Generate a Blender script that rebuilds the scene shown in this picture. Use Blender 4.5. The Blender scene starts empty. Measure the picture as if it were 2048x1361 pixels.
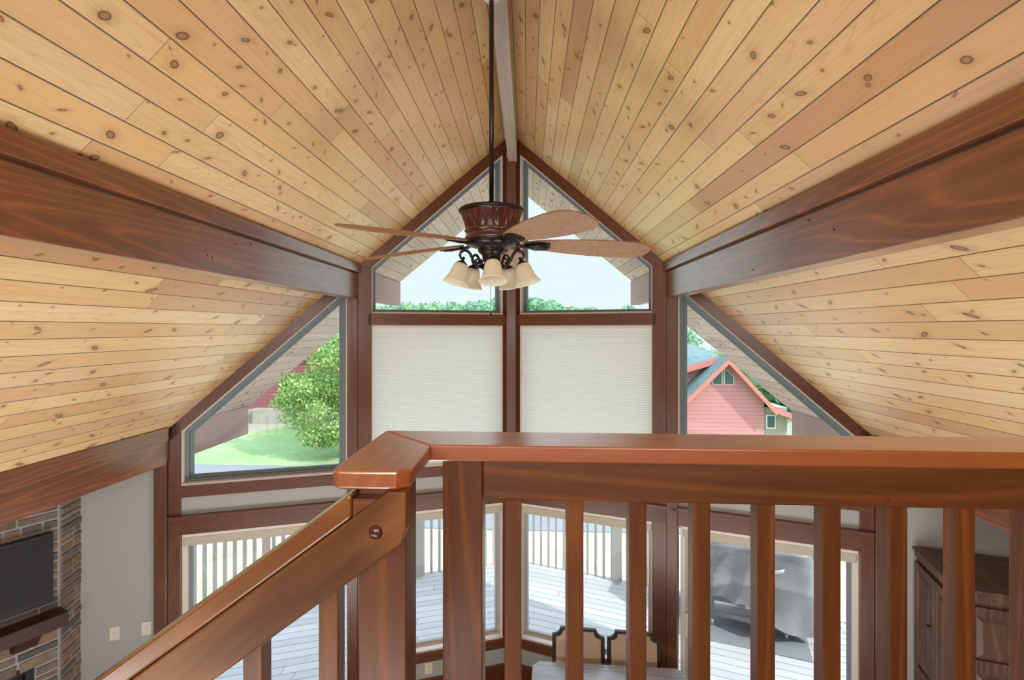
import bpy, math, random
from mathutils import Vector, Matrix
random.seed(7)
SC = bpy.context.scene
COL = SC.collection
R = math.radians

# ---------------------------------------------------------------- camera, sky, sun, lights, exposure
cam_d = bpy.data.cameras.new('camera'); cam = bpy.data.objects.new('camera', cam_d); COL.objects.link(cam)
cam_d.sensor_width = 36.0; cam_d.lens = 1050.0/2048*36
cam_d.shift_x = 30.5/2048; cam_d.shift_y = -22.35/2048
cam_d.clip_start = 0.05; cam_d.clip_end = 1000
cam.location = (0, 0, 0); cam.rotation_euler = (R(90), 0, 0.0584)
SC.camera = cam
SC.view_settings.view_transform = 'Standard'; SC.view_settings.look = 'None'
SC.view_settings.gamma = 1; SC.view_settings.use_curve_mapping = False
SC.view_settings.exposure = 0.0
w = bpy.data.worlds.new('sky'); SC.world = w; w.use_nodes = True
nt = w.node_tree; nt.nodes.clear()
wo = nt.nodes.new('ShaderNodeOutputWorld'); bg = nt.nodes.new('ShaderNodeBackground')
tc = nt.nodes.new('ShaderNodeTexCoord'); sp = nt.nodes.new('ShaderNodeSeparateXYZ')
mr = nt.nodes.new('ShaderNodeMapRange'); cr = nt.nodes.new('ShaderNodeValToRGB')
mr.inputs[1].default_value = -0.05; mr.inputs[2].default_value = 0.8
cr.color_ramp.elements[0].color = (0.325, 0.378, 0.385, 1); cr.color_ramp.elements[1].color = (0.74, 0.86, 1.0, 1)
e = cr.color_ramp.elements.new(0.36); e.color = (0.318, 0.374, 0.388, 1)
e = cr.color_ramp.elements.new(0.62); e.color = (0.70, 0.83, 1.0, 1)
nt.links.new(tc.outputs['Generated'], sp.inputs[0]); nt.links.new(sp.outputs[2], mr.inputs[0])
nt.links.new(mr.outputs[0], cr.inputs[0]); nt.links.new(cr.outputs[0], bg.inputs[0])
bg.inputs[1].default_value = 2.6; nt.links.new(bg.outputs[0], wo.inputs[0])
sun_d = bpy.data.lights.new('sun', 'SUN'); sun = bpy.data.objects.new('sun', sun_d); COL.objects.link(sun)
sun_d.energy = 3.6; sun_d.angle = R(1.0); sun_d.color = (1.0, 0.95, 0.86)
sun.rotation_euler = Vector((0.62, -0.42, 0.66)).to_track_quat('Z', 'Y').to_euler()


def area(name, loc, target, sx, sy, power, color):
    d = bpy.data.lights.new(name, 'AREA'); o = bpy.data.objects.new(name, d); COL.objects.link(o)
    d.shape = 'RECTANGLE'; d.size = sx; d.size_y = sy; d.energy = power; d.color = color
    o.location = loc
    o.rotation_euler = (Vector(loc)-Vector(target)).to_track_quat('Z', 'Y').to_euler()
    return o


area('loft_fill', (0.0, -2.2, 0.3), (0, 4.5, 1.9), 3.0, 1.0, 78, (1.0, 0.97, 0.93))  # unseen fill added behind the camera, aimed up at the ceiling
area('ground_floor_fill', (-0.2, -0.4, -1.75), (0.0, 4.5, -2.9), 5.0, 0.6, 60, (1.0, 0.96, 0.9))  # unseen fill added under the loft to brighten the lower room
area('great_room_fill', (-0.2, 2.2, -3.66), (-0.2, 2.7, 2.0), 4.6, 2.2, 185, (1.0, 0.97, 0.93))  # unseen upward fill added near the floor, imitates bounce onto the ceiling

# ---------------------------------------------------------------- frame of the house
XR, ZR, M_, T_, YC = -0.171, 2.068, 0.985, 0.3703, 5.6
TH = math.atan(T_); CT, ST = math.cos(TH), math.sin(TH)
FLOOR = -3.72; DECK = -3.95; DE = 2.978; DB = 1.4706


def zr(d): return ZR - M_*d


def WP(sg, d, z, n=0.0):      # point on the prow wall: side, distance from the ridge line, height, offset into the room
    return Vector((XR + sg*d - sg*ST*n, YC - T_*d - CT*n, z))


# ---------------------------------------------------------------- mesh builder
class MB:
    def __init__(s): s.v = []; s.f = []; s.sm = []
    def add(s, vs, fs, smooth=False):
        b = len(s.v); s.v += [tuple(x) for x in vs]
        for f in fs: s.f.append(tuple(b+i for i in f)); s.sm.append(smooth)
        return s
    def hexa(s, p):            # bottom four then top four
        return s.add(p, [(0, 3, 2, 1), (4, 5, 6, 7), (0, 1, 5, 4), (1, 2, 6, 5), (2, 3, 7, 6), (3, 0, 4, 7)])
    def box(s, x0, x1, y0, y1, z0, z1):
        return s.hexa([(x0, y0, z0), (x1, y0, z0), (x1, y1, z0), (x0, y1, z0), (x0, y0, z1), (x1, y0, z1), (x1, y1, z1), (x0, y1, z1)])
    def obox(s, c, ax, ay, az, hx, hy, hz):
        c = Vector(c); ax = Vector(ax).normalized()*hx; ay = Vector(ay).normalized()*hy; az = Vector(az).normalized()*hz
        return s.hexa([c-ax-ay-az, c+ax-ay-az, c+ax+ay-az, c-ax+ay-az, c-ax-ay+az, c+ax-ay+az, c+ax+ay+az, c-ax+ay+az])
    def prism(s, poly, vec, smooth=False):
        n = len(poly); vec = Vector(vec); a = [Vector(p) for p in poly]; b = [p+vec for p in a]
        s.add(a+b, [tuple(range(n-1, -1, -1)), tuple(range(n, 2*n))])
        base = len(s.v)-2*n
        for i in range(n):
            j = (i+1) % n; s.f.append((base+i, base+j, base+n+j, base+n+i)); s.sm.append(smooth)
        return s
    def wprism(s, sg, dz, n0, n1):       # polygon in the wall plane
        v = WP(sg, 0, 0, n1)-WP(sg, 0, 0, n0)
        return s.prism([WP(sg, d, z, n0) for d, z in dz], v)
    def wbox(s, sg, d0, d1, z0, z1, n0, n1):
        return s.wprism(sg, [(d0, z0), (d1, z0), (d1, z1), (d0, z1)], n0, n1)
    def wring(s, sg, outer, inner, n0, n1):
        k = len(outer)
        for i in range(k):
            j = (i+1) % k; s.wprism(sg, [outer[i], outer[j], inner[j], inner[i]], n0, n1)
        return s
    def tube(s, path, r, n=10, closed=False):
        path = [Vector(p) for p in path]; m = len(path); rings = []
        rs = r if isinstance(r, (list, tuple)) else [r]*m
        up = None
        for i, p in enumerate(path):
            t = (path[min(i+1, m-1)]-path[max(i-1, 0)]).normalized()
            if up is None:
                up = t.orthogonal().normalized()
            up = (up - t*up.dot(t)).normalized(); sd = t.cross(up)
            rings.append([p + (up*math.cos(2*math.pi*k/n)+sd*math.sin(2*math.pi*k/n))*rs[i] for k in range(n)])
        vs = [q for rg in rings for q in rg]; fs = []
        for i in range(m-1):
            for k in range(n):
                k2 = (k+1) % n; fs.append((i*n+k, i*n+k2, (i+1)*n+k2, (i+1)*n+k))
        s.add(vs, fs, True)
        b = len(s.v)-len(vs)
        s.f.append(tuple(b+k for k in range(n-1, -1, -1))); s.sm.append(False)
        s.f.append(tuple(b+(m-1)*n+k for k in range(n))); s.sm.append(False)
        return s
    def lathe(s, prof, c, axis=(0, 0, 1), n=40, flute=None):
        c = Vector(c); az = Vector(axis).normalized(); ax = az.orthogonal().normalized(); ay = az.cross(ax)
        vs = []; fs = []; m = len(prof)
        for i, (r, z) in enumerate(prof):
            for k in range(n):
                a = 2*math.pi*k/n; rr = r
                if flute and flute[0] <= i <= flute[1]: rr = r*(1-flute[3]*abs(math.sin(a*flute[2]/2))**10)
                vs.append(c + ax*math.cos(a)*rr + ay*math.sin(a)*rr + az*z)
        for i in range(m-1):
            for k in range(n):
                k2 = (k+1) % n; fs.append((i*n+k, i*n+k2, (i+1)*n+k2, (i+1)*n+k))
        s.add(vs, fs, True); return s
    def build(s, name, mat, parent=None, bevel=0, seg=2, solid=0):
        me = bpy.data.meshes.new(name); me.from_pydata(s.v, [], s.f); me.update()
        me.polygons.foreach_set('use_smooth', s.sm)
        o = bpy.data.objects.new(name, me); COL.objects.link(o)
        if mat: me.materials.append(mat)
        import bmesh
        bm = bmesh.new(); bm.from_mesh(me)
        if solid == 0: bmesh.ops.recalc_face_normals(bm, faces=bm.faces)
        bm.to_mesh(me); bm.free()
        if parent is not None:
            o.parent = parent
            o.location = -ORG.get(parent.name, Vector((0, 0, 0)))
            ORG[o.name] = Vector((0, 0, 0))
        if bevel:
            md = o.modifiers.new('bevel', 'BEVEL'); md.width = bevel; md.segments = seg; md.limit_method = 'ANGLE'; md.angle_limit = R(40)
        if solid > 0:
            md = o.modifiers.new('solid', 'SOLIDIFY'); md.thickness = solid
        return o


ORG = {}


def tag(o, label=None, cat=None, group=None, kind=None):
    if label: o['label'] = label
    if cat: o['category'] = cat
    if group: o['group'] = group
    if kind: o['kind'] = kind
    return o


def thing(name, label, cat, loc, group=None, kind=None):
    o = bpy.data.objects.new(name, None); COL.objects.link(o); o.location = loc; o.empty_display_size = .1
    ORG[o.name] = Vector(loc)
    return tag(o, label, cat, group, kind)


def struct(o, label=None):
    o['kind'] = 'structure'
    if label: o['label'] = label
    return o


# ---------------------------------------------------------------- materials
class N:
    def __init__(s, name):
        s.m = bpy.data.materials.new(name); s.m.use_nodes = True; s.t = s.m.node_tree; s.n = s.t.nodes
        s.b = s.n['Principled BSDF']; s.out = s.n['Material Output']
    def new(s, t, **k):
        x = s.n.new(t)
        for a, v in k.items(): setattr(x, a, v)
        return x
    def L(s, a, b): s.t.links.new(a, b)
    def val(s, x, sock):
        if hasattr(x, 'is_linked') or hasattr(x, 'links'): s.L(x, sock)
        else: sock.default_value = x
    def math(s, op, a, b=0.0, c=None, clamp=False):
        x = s.new('ShaderNodeMath', operation=op); x.use_clamp = clamp
        s.val(a, x.inputs[0]); s.val(b, x.inputs[1])
        if c is not None: s.val(c, x.inputs[2])
        return x.outputs[0]
    def xyz(s, x, y, z=0.0):
        c = s.new('ShaderNodeCombineXYZ')
        s.val(x, c.inputs[0]); s.val(y, c.inputs[1]); s.val(z, c.inputs[2]); return c.outputs[0]
    def obj(s):
        return s.new('ShaderNodeTexCoord').outputs['Object']
    def sep(s, v):
        x = s.new('ShaderNodeSeparateXYZ'); s.L(v, x.inputs[0]); return x.outputs
    def noise(s, v, scale=5, detail=4, rough=.5, dist=0, dim='3D'):
        x = s.new('ShaderNodeTexNoise'); x.noise_dimensions = dim
        if v is not None: s.L(v, x.inputs['Vector'])
        x.inputs['Scale'].default_value = scale; x.inputs['Detail'].default_value = detail
        x.inputs['Roughness'].default_value = rough; x.inputs['Distortion'].default_value = dist
        return x.outputs['Fac']
    def wn(s, v):
        x = s.new('ShaderNodeTexWhiteNoise', noise_dimensions='3D'); s.L(v, x.inputs['Vector']); return x.outputs
    def ramp(s, f, stops, interp='LINEAR'):
        x = s.new('ShaderNodeValToRGB'); s.L(f, x.inputs[0]); cr = x.color_ramp; cr.interpolation = interp
        while len(cr.elements) > 1: cr.elements.remove(cr.elements[-1])
        cr.elements[0].position = stops[0][0]; cr.elements[0].color = (*stops[0][1], 1)
        for p, c in stops[1:]:
            e = cr.elements.new(p); e.color = (*c, 1)
        return x.outputs[0]
    def mix(s, f, a, b, mode='MIX'):
        x = s.new('ShaderNodeMix', data_type='RGBA', blend_type=mode)
        s.val(f, x.inputs[0])
        for q, i in ((a, 6), (b, 7)):
            if hasattr(q, 'links'): s.L(q, x.inputs[i])
            else: x.inputs[i].default_value = (*q, 1)
        return x.outputs[2]
    def rng(s, v, a, b, c=0.0, d=1.0, smooth=True):
        x = s.new('ShaderNodeMapRange')
        if smooth: x.interpolation_type = 'SMOOTHSTEP'
        s.L(v, x.inputs[0]); x.inputs[1].default_value = a; x.inputs[2].default_value = b
        x.inputs[3].default_value = c; x.inputs[4].default_value = d
        return x.outputs[0]
    def bump(s, h, st=.3, dist=.01):
        x = s.new('ShaderNodeBump'); s.L(h, x.inputs['Height']); x.inputs['Strength'].default_value = st
        x.inputs['Distance'].default_value = dist; s.L(x.outputs[0], s.b.inputs['Normal'])
    def fin(s, col, rough=.5, metal=0, coat=0, spec=None, cior=1.5):
        s.val(col if hasattr(col, 'links') else (*col, 1), s.b.inputs['Base Color'])
        s.val(rough, s.b.inputs['Roughness']); s.b.inputs['Metallic'].default_value = metal
        s.b.inputs['Coat Weight'].default_value = coat; s.b.inputs['Coat Roughness'].default_value = .22; s.b.inputs['Coat IOR'].default_value = cior
        if spec is not None: s.b.inputs['Specular IOR Level'].default_value = spec
        return s.m


def plain(name, col, rough=.5, metal=0, noise=.06, scale=12, coat=0):
    n = N(name); f = n.noise(n.obj(), scale, 4)
    c = n.mix(f, tuple(x*(1-noise) for x in col), tuple(min(1, x*(1+noise)) for x in col))
    return n.fin(c, rough, metal, coat)


def pine(name, pal, haze=(1, 1, 1), coat=.6, rough=.42, knot=(.09, .035, .012)):
    n = N(name); x, y, z = n.sep(n.obj())
    dx = n.math('SUBTRACT', x, XR); side = n.math('SIGN', dx); d = n.math('ABSOLUTE', dx)
    r = n.math('DIVIDE', n.math('SUBTRACT', d, .074), .083)
    row = n.math('ADD', n.math('FLOOR', r), n.math('MULTIPLY', side, 57.0)); fr = n.math('FRACT', r)
    ro = n.wn(n.xyz(row, 3.1, 1.7))[0]
    sy = n.math('ADD', n.math('DIVIDE', y, 2.3), n.math('MULTIPLY', ro, 9.0))
    seg = n.math('FLOOR', sy); sf = n.math('FRACT', sy)
    wr = n.wn(n.xyz(row, seg, 0.5)); rnd = wr[0]; rc = n.sep(wr[1])
    base = n.ramp(rnd, pal)
    # streaky grain along the board
    g = n.noise(n.xyz(n.math('MULTIPLY', y, .9), n.math('ADD', n.math('MULTIPLY', fr, 4.0), n.math('MULTIPLY', rnd, 40.0)), row), 2.2, 5, .6, .6)
    base = n.mix(n.rng(g, .35, .75), base, n.mix(.35, base, (.62, .30, .10), 'MIX'))
    # flat-sawn figure: contour lines of a stretched noise
    h = n.noise(n.xyz(n.math('MULTIPLY', y, .45), n.math('ADD', n.math('MULTIPLY', fr, .55), n.math('MULTIPLY', rc[0], 60.0)), row), 1.6, 1, .4)
    ln = n.math('ABSOLUTE', n.math('SINE', n.math('MULTIPLY', h, 70.0)))
    base = n.mix(n.math('MULTIPLY', n.rng(ln, .0, .55, 1.0, 0.0), n.math('MULTIPLY', rc[1], .5)), base, n.mix(.5, base, (.40, .18, .06)))
    # knots
    for kx, thr, rad, off in ((3.1, .46, .135, 0.0), (7.0, .34, .068, 31.0)):
        cy = n.math('MULTIPLY', y, kx)
        vo = n.new('ShaderNodeTexVoronoi', voronoi_dimensions='2D', feature='F1')
        n.L(n.xyz(n.math('ADD', cy, n.math('ADD', n.math('MULTIPLY', row, 13.7), off)), n.math('ADD', fr, n.math('MULTIPLY', row, 7.0))), vo.inputs['Vector'])
        vo.inputs['Scale'].default_value = 1.0; vo.inputs['Randomness'].default_value = .8
        pres = n.sep(vo.outputs['Color'])
        # metric distance: undo the stretch along the board
        pv = n.new('ShaderNodeVectorMath', operation='SUBTRACT')
        n.L(n.xyz(n.math('ADD', cy, n.math('ADD', n.math('MULTIPLY', row, 13.7), off)), n.math('ADD', fr, n.math('MULTIPLY', row, 7.0))), pv.inputs[0])
        n.L(vo.outputs['Position'], pv.inputs[1]); q = n.sep(pv.outputs[0])
        nz = n.math('MULTIPLY', n.math('SUBTRACT', n.noise(n.obj(), 60, 2), .5), .05)
        ex = n.math('MULTIPLY', q[0], 8.5/kx*.8)
        # some knots are cut along their length and look like spikes
        ex = n.math('ADD', ex, n.math('MULTIPLY', q[1], n.math('MULTIPLY', n.math('SUBTRACT', pres[2], .5), 2.2)))
        dist = n.math('ADD', n.math('SQRT', n.math('ADD', n.math('MULTIPLY', ex, ex), n.math('MULTIPLY', q[1], q[1]))), nz)
        size = n.math('MULTIPLY', n.math('ADD', pres[1], .35), rad)
        rel = n.math('DIVIDE', dist, size)
        on = n.math('LESS_THAN', pres[0], thr)
        halo = n.math('MULTIPLY', n.rng(rel, .8, 3.2, 1.0, 0.0), on)
        core = n.math('MULTIPLY', n.rng(rel, .55, 1.15, 1.0, 0.0), on)
        ring = n.math('MULTIPLY', n.rng(n.math('ABSOLUTE', n.math('SUBTRACT', rel, .75)), .0, .3, 1.0, 0.0), on)
        base = n.mix(n.math('MULTIPLY', halo, .42), base, (.50, .26, .08))
        base = n.mix(n.math('MULTIPLY', core, .75), base, (.30, .15, .06))
        base = n.mix(n.math('MULTIPLY', ring, .8), base, knot)
    # joints
    e1 = n.math('MINIMUM', fr, n.math('SUBTRACT', 1.0, fr))
    gap = n.rng(e1, .012, .03, 1.0, 0.0)
    e2 = n.math('MULTIPLY', n.math('MINIMUM', sf, n.math('SUBTRACT', 1.0, sf)), 2.3)
    gap2 = n.rng(e2, .0008, .0022, .85, 0.0)
    gp = n.math('MAXIMUM', gap, gap2)
    base = n.mix(n.math('MULTIPLY', gp, .88), base, (.035, .018, .008))
    base = n.mix(1.0, base, haze, 'MULTIPLY')
    n.bump(n.math('SUBTRACT', 1.0, n.rng(e1, .0, .06, 1.0, 0.0)), .5, .004)
    return n.fin(base, rough, 0, coat)


def stain(name, light, dark, axis='X', rough=.3, coat=.4, rot=0.0, sc=1.0, contrast=1.0, cior=1.5):
    n = N(name); mp = n.new('ShaderNodeMapping'); n.L(n.obj(), mp.inputs[0])
    mp.inputs['Rotation'].default_value = (0, rot, 0)
    ax = {'X': 0, 'Y': 1, 'Z': 2}[axis]
    s3 = [9.0*sc]*3; s3[ax] = .8*sc
    mp2 = n.new('ShaderNodeMapping'); n.L(mp.outputs[0], mp2.inputs[0]); mp2.inputs['Scale'].default_value = s3
    oi = n.new('ShaderNodeObjectInfo').outputs['Random']
    v = n.new('ShaderNodeVectorMath', operation='ADD'); n.L(mp2.outputs[0], v.inputs[0])
    n.L(n.xyz(n.math('MULTIPLY', oi, 30.0), n.math('MULTIPLY', oi, 17.0), 0.0), v.inputs[1])
    a = n.noise(v.outputs[0], 1.6, 6, .62, 1.1); 
    low = n.noise(v.outputs[0], .35, 1, .4)
    ln = n.rng(n.math('ABSOLUTE', n.math('SINE', n.math('MULTIPLY', low, 55.0))), 0.0, .7, 1.0, 0.0)
    fine = n.noise(v.outputs[0], 9, 4, .6)
    f = n.math('ADD', n.math('MULTIPLY', a, .5), n.math('ADD', n.math('MULTIPLY', ln, .20), n.math('MULTIPLY', fine, .33)))
    c = n.ramp(n.rng(f, .5-.3/contrast, .5+.3/contrast, 0, 1, False), [(0, dark), (.55, tuple((p+q)/2 for p, q in zip(light, dark))), (1, light)])
    # knots
    vo = n.new('ShaderNodeTexVoronoi', feature='F1'); mp3 = n.new('ShaderNodeMapping'); n.L(mp.outputs[0], mp3.inputs[0])
    k3 = [1.6]*3; k3[ax] = 1.1; mp3.inputs['Scale'].default_value = k3; n.L(mp3.outputs[0], vo.inputs['Vector'])
    kn = n.rng(n.math('ADD', vo.outputs['Distance'], n.math('MULTIPLY', fine, .02)), .02, .06, .75, 0.0)
    c = n.mix(kn, c, tuple(q*.4 for q in dark))
    n.bump(fine, .08, .002)
    return n.fin(c, rough, 0, coat, cior=cior)


PAL = [(0, (.78, .50, .22)), (.2, (.85, .60, .31)), (.45, (.74, .47, .22)), (.62, (.70, .41, .19)), (.8, (.86, .63, .35)), (.93, (.55, .29, .13)), (1, (.72, .45, .22))]
M = {}
M['pine'] = pine('knotty pine boards', PAL)
M['soffit'] = pine('pale soffit boards', [(0, (.70, .55, .49)), (.5, (.77, .62, .56)), (1, (.62, .48, .43))], coat=0, rough=.7)  # paler and pinker than the ceiling boards
RL, RD = (.245, .078, .018), (.105, .030, .007)
M['capX'] = stain('cap rail wood along', (.60, .18, .05), (.36, .095, .026), 'X', .3, 1.0, cior=2.2)  # orange ceiling reflection put into both cap colours, brighter than the rails
M['capY'] = stain('cap rail wood across', (.60, .18, .05), (.36, .095, .026), 'Y', .3, 1.0, cior=2.2)
for a in 'XYZ': M['rail'+a] = stain('stained rail wood '+a, RL, RD, a, .38, .15, contrast=1.5)
M['stair'] = stain('stained stair rail wood', (.27, .10, .020), (.11, .034, .007), 'X', .38, .15, rot=R(36.4), sc=.8, contrast=2.0)
M['stairrail'] = stain('stained handrail wood', (.38, .15, .034), (.18, .055, .012), 'X', .3, 1.0, rot=R(36.4), sc=.8, contrast=1.2, cior=1.7)
M['beam'] = stain('stained beam', (.36, .105, .028), (.14, .038, .012), 'Y', .36, 1.0, contrast=1.5, cior=1.75)
M['trimH'] = stain('stained trim horizontal', (.18, .054, .019), (.085, .026, .010), 'X', .36, .3)
M['trimV'] = stain('stained trim upright', (.18, .054, .019), (.085, .026, .010), 'Z', .36, .3)
M['ridge'] = stain('washed ridge beam', (.50, .40, .34), (.36, .27, .23), 'Y', .45, .2)
M['tail'] = plain('painted beam tail', (.50, .33, .32), .6)
M['wall'] = plain('painted drywall', (.43, .44, .435), .85, noise=.03, scale=60)
M['frame'] = plain('window frame grey', (.17, .22, .235), .45)
M['frame2'] = plain('pale window frame', (.46, .44, .41), .45)
M['liner'] = plain('window lining', (.76, .70, .64), .5)
M['shade'] = plain('roller shade', (.55, .51, .42), .8)
M['white'] = plain('ivory plastic', (.78, .75, .66), .4)
M['bronze'] = plain('oil rubbed bronze', (.045, .035, .034), .32, .75)
M['fanwood'] = plain('dark cherry housing', (.085, .022, .018), .22, 0, coat=.6)
M['chain'] = plain('pull chain', (.25, .25, .25), .3, .9)
M['canopy'] = plain('pale canopy', (.72, .74, .74), .5)
M['black'] = plain('black plastic', (.010, .010, .011), .55)
M['screen'] = plain('dark screen', (.035, .036, .04), .6); M['screen'].node_tree.nodes['Principled BSDF'].inputs['Specular IOR Level'].default_value = .15
M['mantel'] = stain('dark mantel', (.085, .028, .015), (.035, .012, .008), 'Y', .55, 0)
M['chairframe'] = plain('dark carved chair frame', (.035, .028, .022), .45)
M['cab'] = stain('alder cabinet', (.20, .105, .066), (.085, .042, .028), 'Z', .5, 0, contrast=1.6)
M['floor'] = stain('oak floor', (.34, .19, .09), (.20, .10, .045), 'X', .35, .2)
M['deckrail'] = plain('weathered rail paint', (.50, .46, .42), .7)
M['paper'] = plain('white paper', (.85, .85, .83), .7)
M['steel'] = plain('caster metal', (.6, .6, .62), .3, .8)
M['road'] = plain('asphalt', (.24, .27, .30), .9, noise=.08, scale=1)
M['mat'] = plain('grill mat', (.22, .24, .26), .8)
M['pinktrim'] = plain('red painted fascia', (.62, .22, .19), .6)
M['darkglass'] = plain('dark house glass', (.05, .11, .12), .15)
M['bark'] = plain('bark', (.12, .09, .06), .9)
M['whitepaint'] = plain('white paint', (.8, .8, .8), .5)


def fabric(name, col):
    n = N(name); f = n.noise(n.obj(), 160, 3)
    n.bump(f, .25, .002)
    return n.fin(n.mix(f, tuple(c*.88 for c in col), col), .9)


M['linen'] = fabric('beige upholstery', (.68, .56, .46))


def bladewood():
    n = N('fan blade oak'); tcg = n.new('ShaderNodeTexCoord').outputs['UV']
    mp = n.new('ShaderNodeMapping'); n.L(n.obj(), mp.inputs[0]); mp.inputs['Scale'].default_value = (22, 22, 60)
    a = n.noise(mp.outputs[0], 2.0, 6, .65, .8)
    return n.fin(n.ramp(a, [(.3, (.25, .13, .068)), (.7, (.43, .245, .135))]), .4, 0, .15)


M['blade'] = bladewood()


def glass_mat():
    n = N('window glass'); n.n.remove(n.b)
    t = n.new('ShaderNodeBsdfTransparent'); t.inputs[0].default_value = (.985, .995, .99, 1)
    g = n.new('ShaderNodeBsdfGlossy'); g.inputs['Roughness'].default_value = .02
    fr = n.new('ShaderNodeFresnel'); fr.inputs[0].default_value = 1.45
    mx = n.new('ShaderNodeMixShader'); n.L(n.math('MULTIPLY', fr.outputs[0], .15), mx.inputs[0])
    n.L(t.outputs[0], mx.inputs[1]); n.L(g.outputs[0], mx.inputs[2]); n.L(mx.outputs[0], n.out.inputs[0])
    return n.m


M['glass'] = glass_mat()


def bell_mat():
    n = N('alabaster glass'); f = n.noise(n.obj(), 38, 4, .6, 1.0)
    c = n.ramp(f, [(.3, (.98, .92, .75)), (.7, (1.0, .99, .92))])
    n.fin(c, .35, 0, .3)
    tr = n.new('ShaderNodeBsdfTranslucent'); n.L(c, tr.inputs[0])
    mx = n.new('ShaderNodeMixShader'); mx.inputs[0].default_value = .5
    n.L(n.b.outputs[0], mx.inputs[1]); n.L(tr.outputs[0], mx.inputs[2]); n.L(mx.outputs[0], n.out.inputs[0])
    return n.m


M['bell'] = bell_mat()


def cell_mat():
    n = N('cellular shade cloth'); c = (.88, .92, .91)
    n.fin(c, .85)
    tr = n.new('ShaderNodeBsdfTranslucent'); tr.inputs[0].default_value = (.85, .93, .93, 1)
    mx = n.new('ShaderNodeMixShader'); mx.inputs[0].default_value = .35
    n.L(n.b.outputs[0], mx.inputs[1]); n.L(tr.outputs[0], mx.inputs[2]); n.L(mx.outputs[0], n.out.inputs[0])
    return n.m


M['cell'] = cell_mat()


def deck_mat():
    n = N('grey deck boards'); x, y, z = n.sep(n.obj())
    d = n.math('ABSOLUTE', n.math('SUBTRACT', x, XR))
    q = n.math('DIVIDE', n.math('MULTIPLY', n.math('ADD', y, n.math('MULTIPLY', d, T_)), CT), .142)
    row = n.math('FLOOR', q); fr = n.math('FRACT', q); rn = n.wn(n.xyz(row, 2.0, 5.0))[0]
    sx = n.math('ADD', n.math('DIVIDE', x, 3.2), n.math('MULTIPLY', rn, 7.0)); sf = n.math('FRACT', sx)
    rr = n.wn(n.xyz(row, n.math('FLOOR', sx), 1.0))[0]
    c = n.ramp(rr, [(0, (.42, .43, .44)), (1, (.54, .54, .54))])
    g = n.noise(n.xyz(n.math('MULTIPLY', x, 1.5), n.math('MULTIPLY', q, 5.0), row), 3, 4)
    c = n.mix(n.math('MULTIPLY', g, .3), c, (.72, .74, .77))
    e = n.math('MINIMUM', fr, n.math('SUBTRACT', 1.0, fr)); gp = n.rng(e, .015, .04, 1, 0)
    e2 = n.math('MINIMUM', sf, n.math('SUBTRACT', 1.0, sf)); gp = n.math('MAXIMUM', gp, n.rng(e2, .0005, .0015, 1, 0))
    c = n.mix(gp, c, (.10, .10, .10)); return n.fin(c, .7)


M['deck'] = deck_mat()


def grass_mat():
    n = N('lawn'); o = n.obj(); a = n.noise(o, .12, 5, .6); b = n.noise(o, 3.5, 5, .7)
    y = n.sep(o)[1]
    near = n.rng(y, 12.0, 16.0, 1.0, 0.0)       # the strip below the deck is mixed to a paler yellow
    c = n.ramp(a, [(.35, (.22, .40, .16)), (.5, (.34, .50, .24)), (.66, (.64, .64, .42))])
    c = n.mix(near, c, (.74, .70, .46))
    c = n.mix(n.rng(b, .3, .75), n.mix(.35, c, (.12, .24, .06)), c)
    return n.fin(c, .95)


M['grass'] = grass_mat()


def leaf_mat(name, stops):
    n = N(name); g = n.new('ShaderNodeNewGeometry').outputs['Random Per Island']
    c = n.ramp(g, stops); n.fin(c, .6)
    tr = n.new('ShaderNodeBsdfTranslucent'); n.L(c, tr.inputs[0])
    mx = n.new('ShaderNodeMixShader'); mx.inputs[0].default_value = .45
    n.L(n.b.outputs[0], mx.inputs[1]); n.L(tr.outputs[0], mx.inputs[2]); n.L(mx.outputs[0], n.out.inputs[0])
    return n.m


M['leaf'] = leaf_mat('yard tree leaves', [(0, (.13, .30, .08)), (.5, (.34, .54, .18)), (.85, (.60, .72, .30)), (1, (.80, .80, .32))])
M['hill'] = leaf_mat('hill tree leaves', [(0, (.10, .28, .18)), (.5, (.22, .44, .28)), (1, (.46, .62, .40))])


def siding(name, col, dark):
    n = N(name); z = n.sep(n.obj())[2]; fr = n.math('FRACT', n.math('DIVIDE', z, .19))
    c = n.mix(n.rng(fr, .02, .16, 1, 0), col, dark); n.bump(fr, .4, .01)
    return n.fin(c, .7)


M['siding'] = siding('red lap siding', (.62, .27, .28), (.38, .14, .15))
M['siding2'] = siding('dark red lap siding', (.30, .11, .12), (.15, .05, .06))


def shingle():
    n = N('asphalt shingles'); br = n.new('ShaderNodeTexBrick'); n.L(n.obj(), br.inputs['Vector'])
    br.inputs['Scale'].default_value = 2.2; br.inputs['Color1'].default_value = (.16, .26, .27, 1); br.inputs['Color2'].default_value = (.24, .35, .35, 1)
    br.inputs['Mortar'].default_value = (.09, .14, .15, 1); br.inputs['Mortar Size'].default_value = .03
    return n.fin(br.outputs[0], .9)


M['shingle'] = shingle()


def stone_mat(name, stops):
    n = N(name); g = n.new('ShaderNodeNewGeometry').outputs['Random Per Island']
    c = n.ramp(g, stops); f = n.noise(n.obj(), 22, 6, .7); f2 = n.noise(n.obj(), 5, 3)
    c = n.mix(n.rng(f, .35, .75), n.mix(.55, c, (.05, .05, .05)), c)
    c = n.mix(n.math('MULTIPLY', f2, .4), c, (.22, .21, .20))
    n.bump(f, .6, .012); return n.fin(c, .9)


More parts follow.
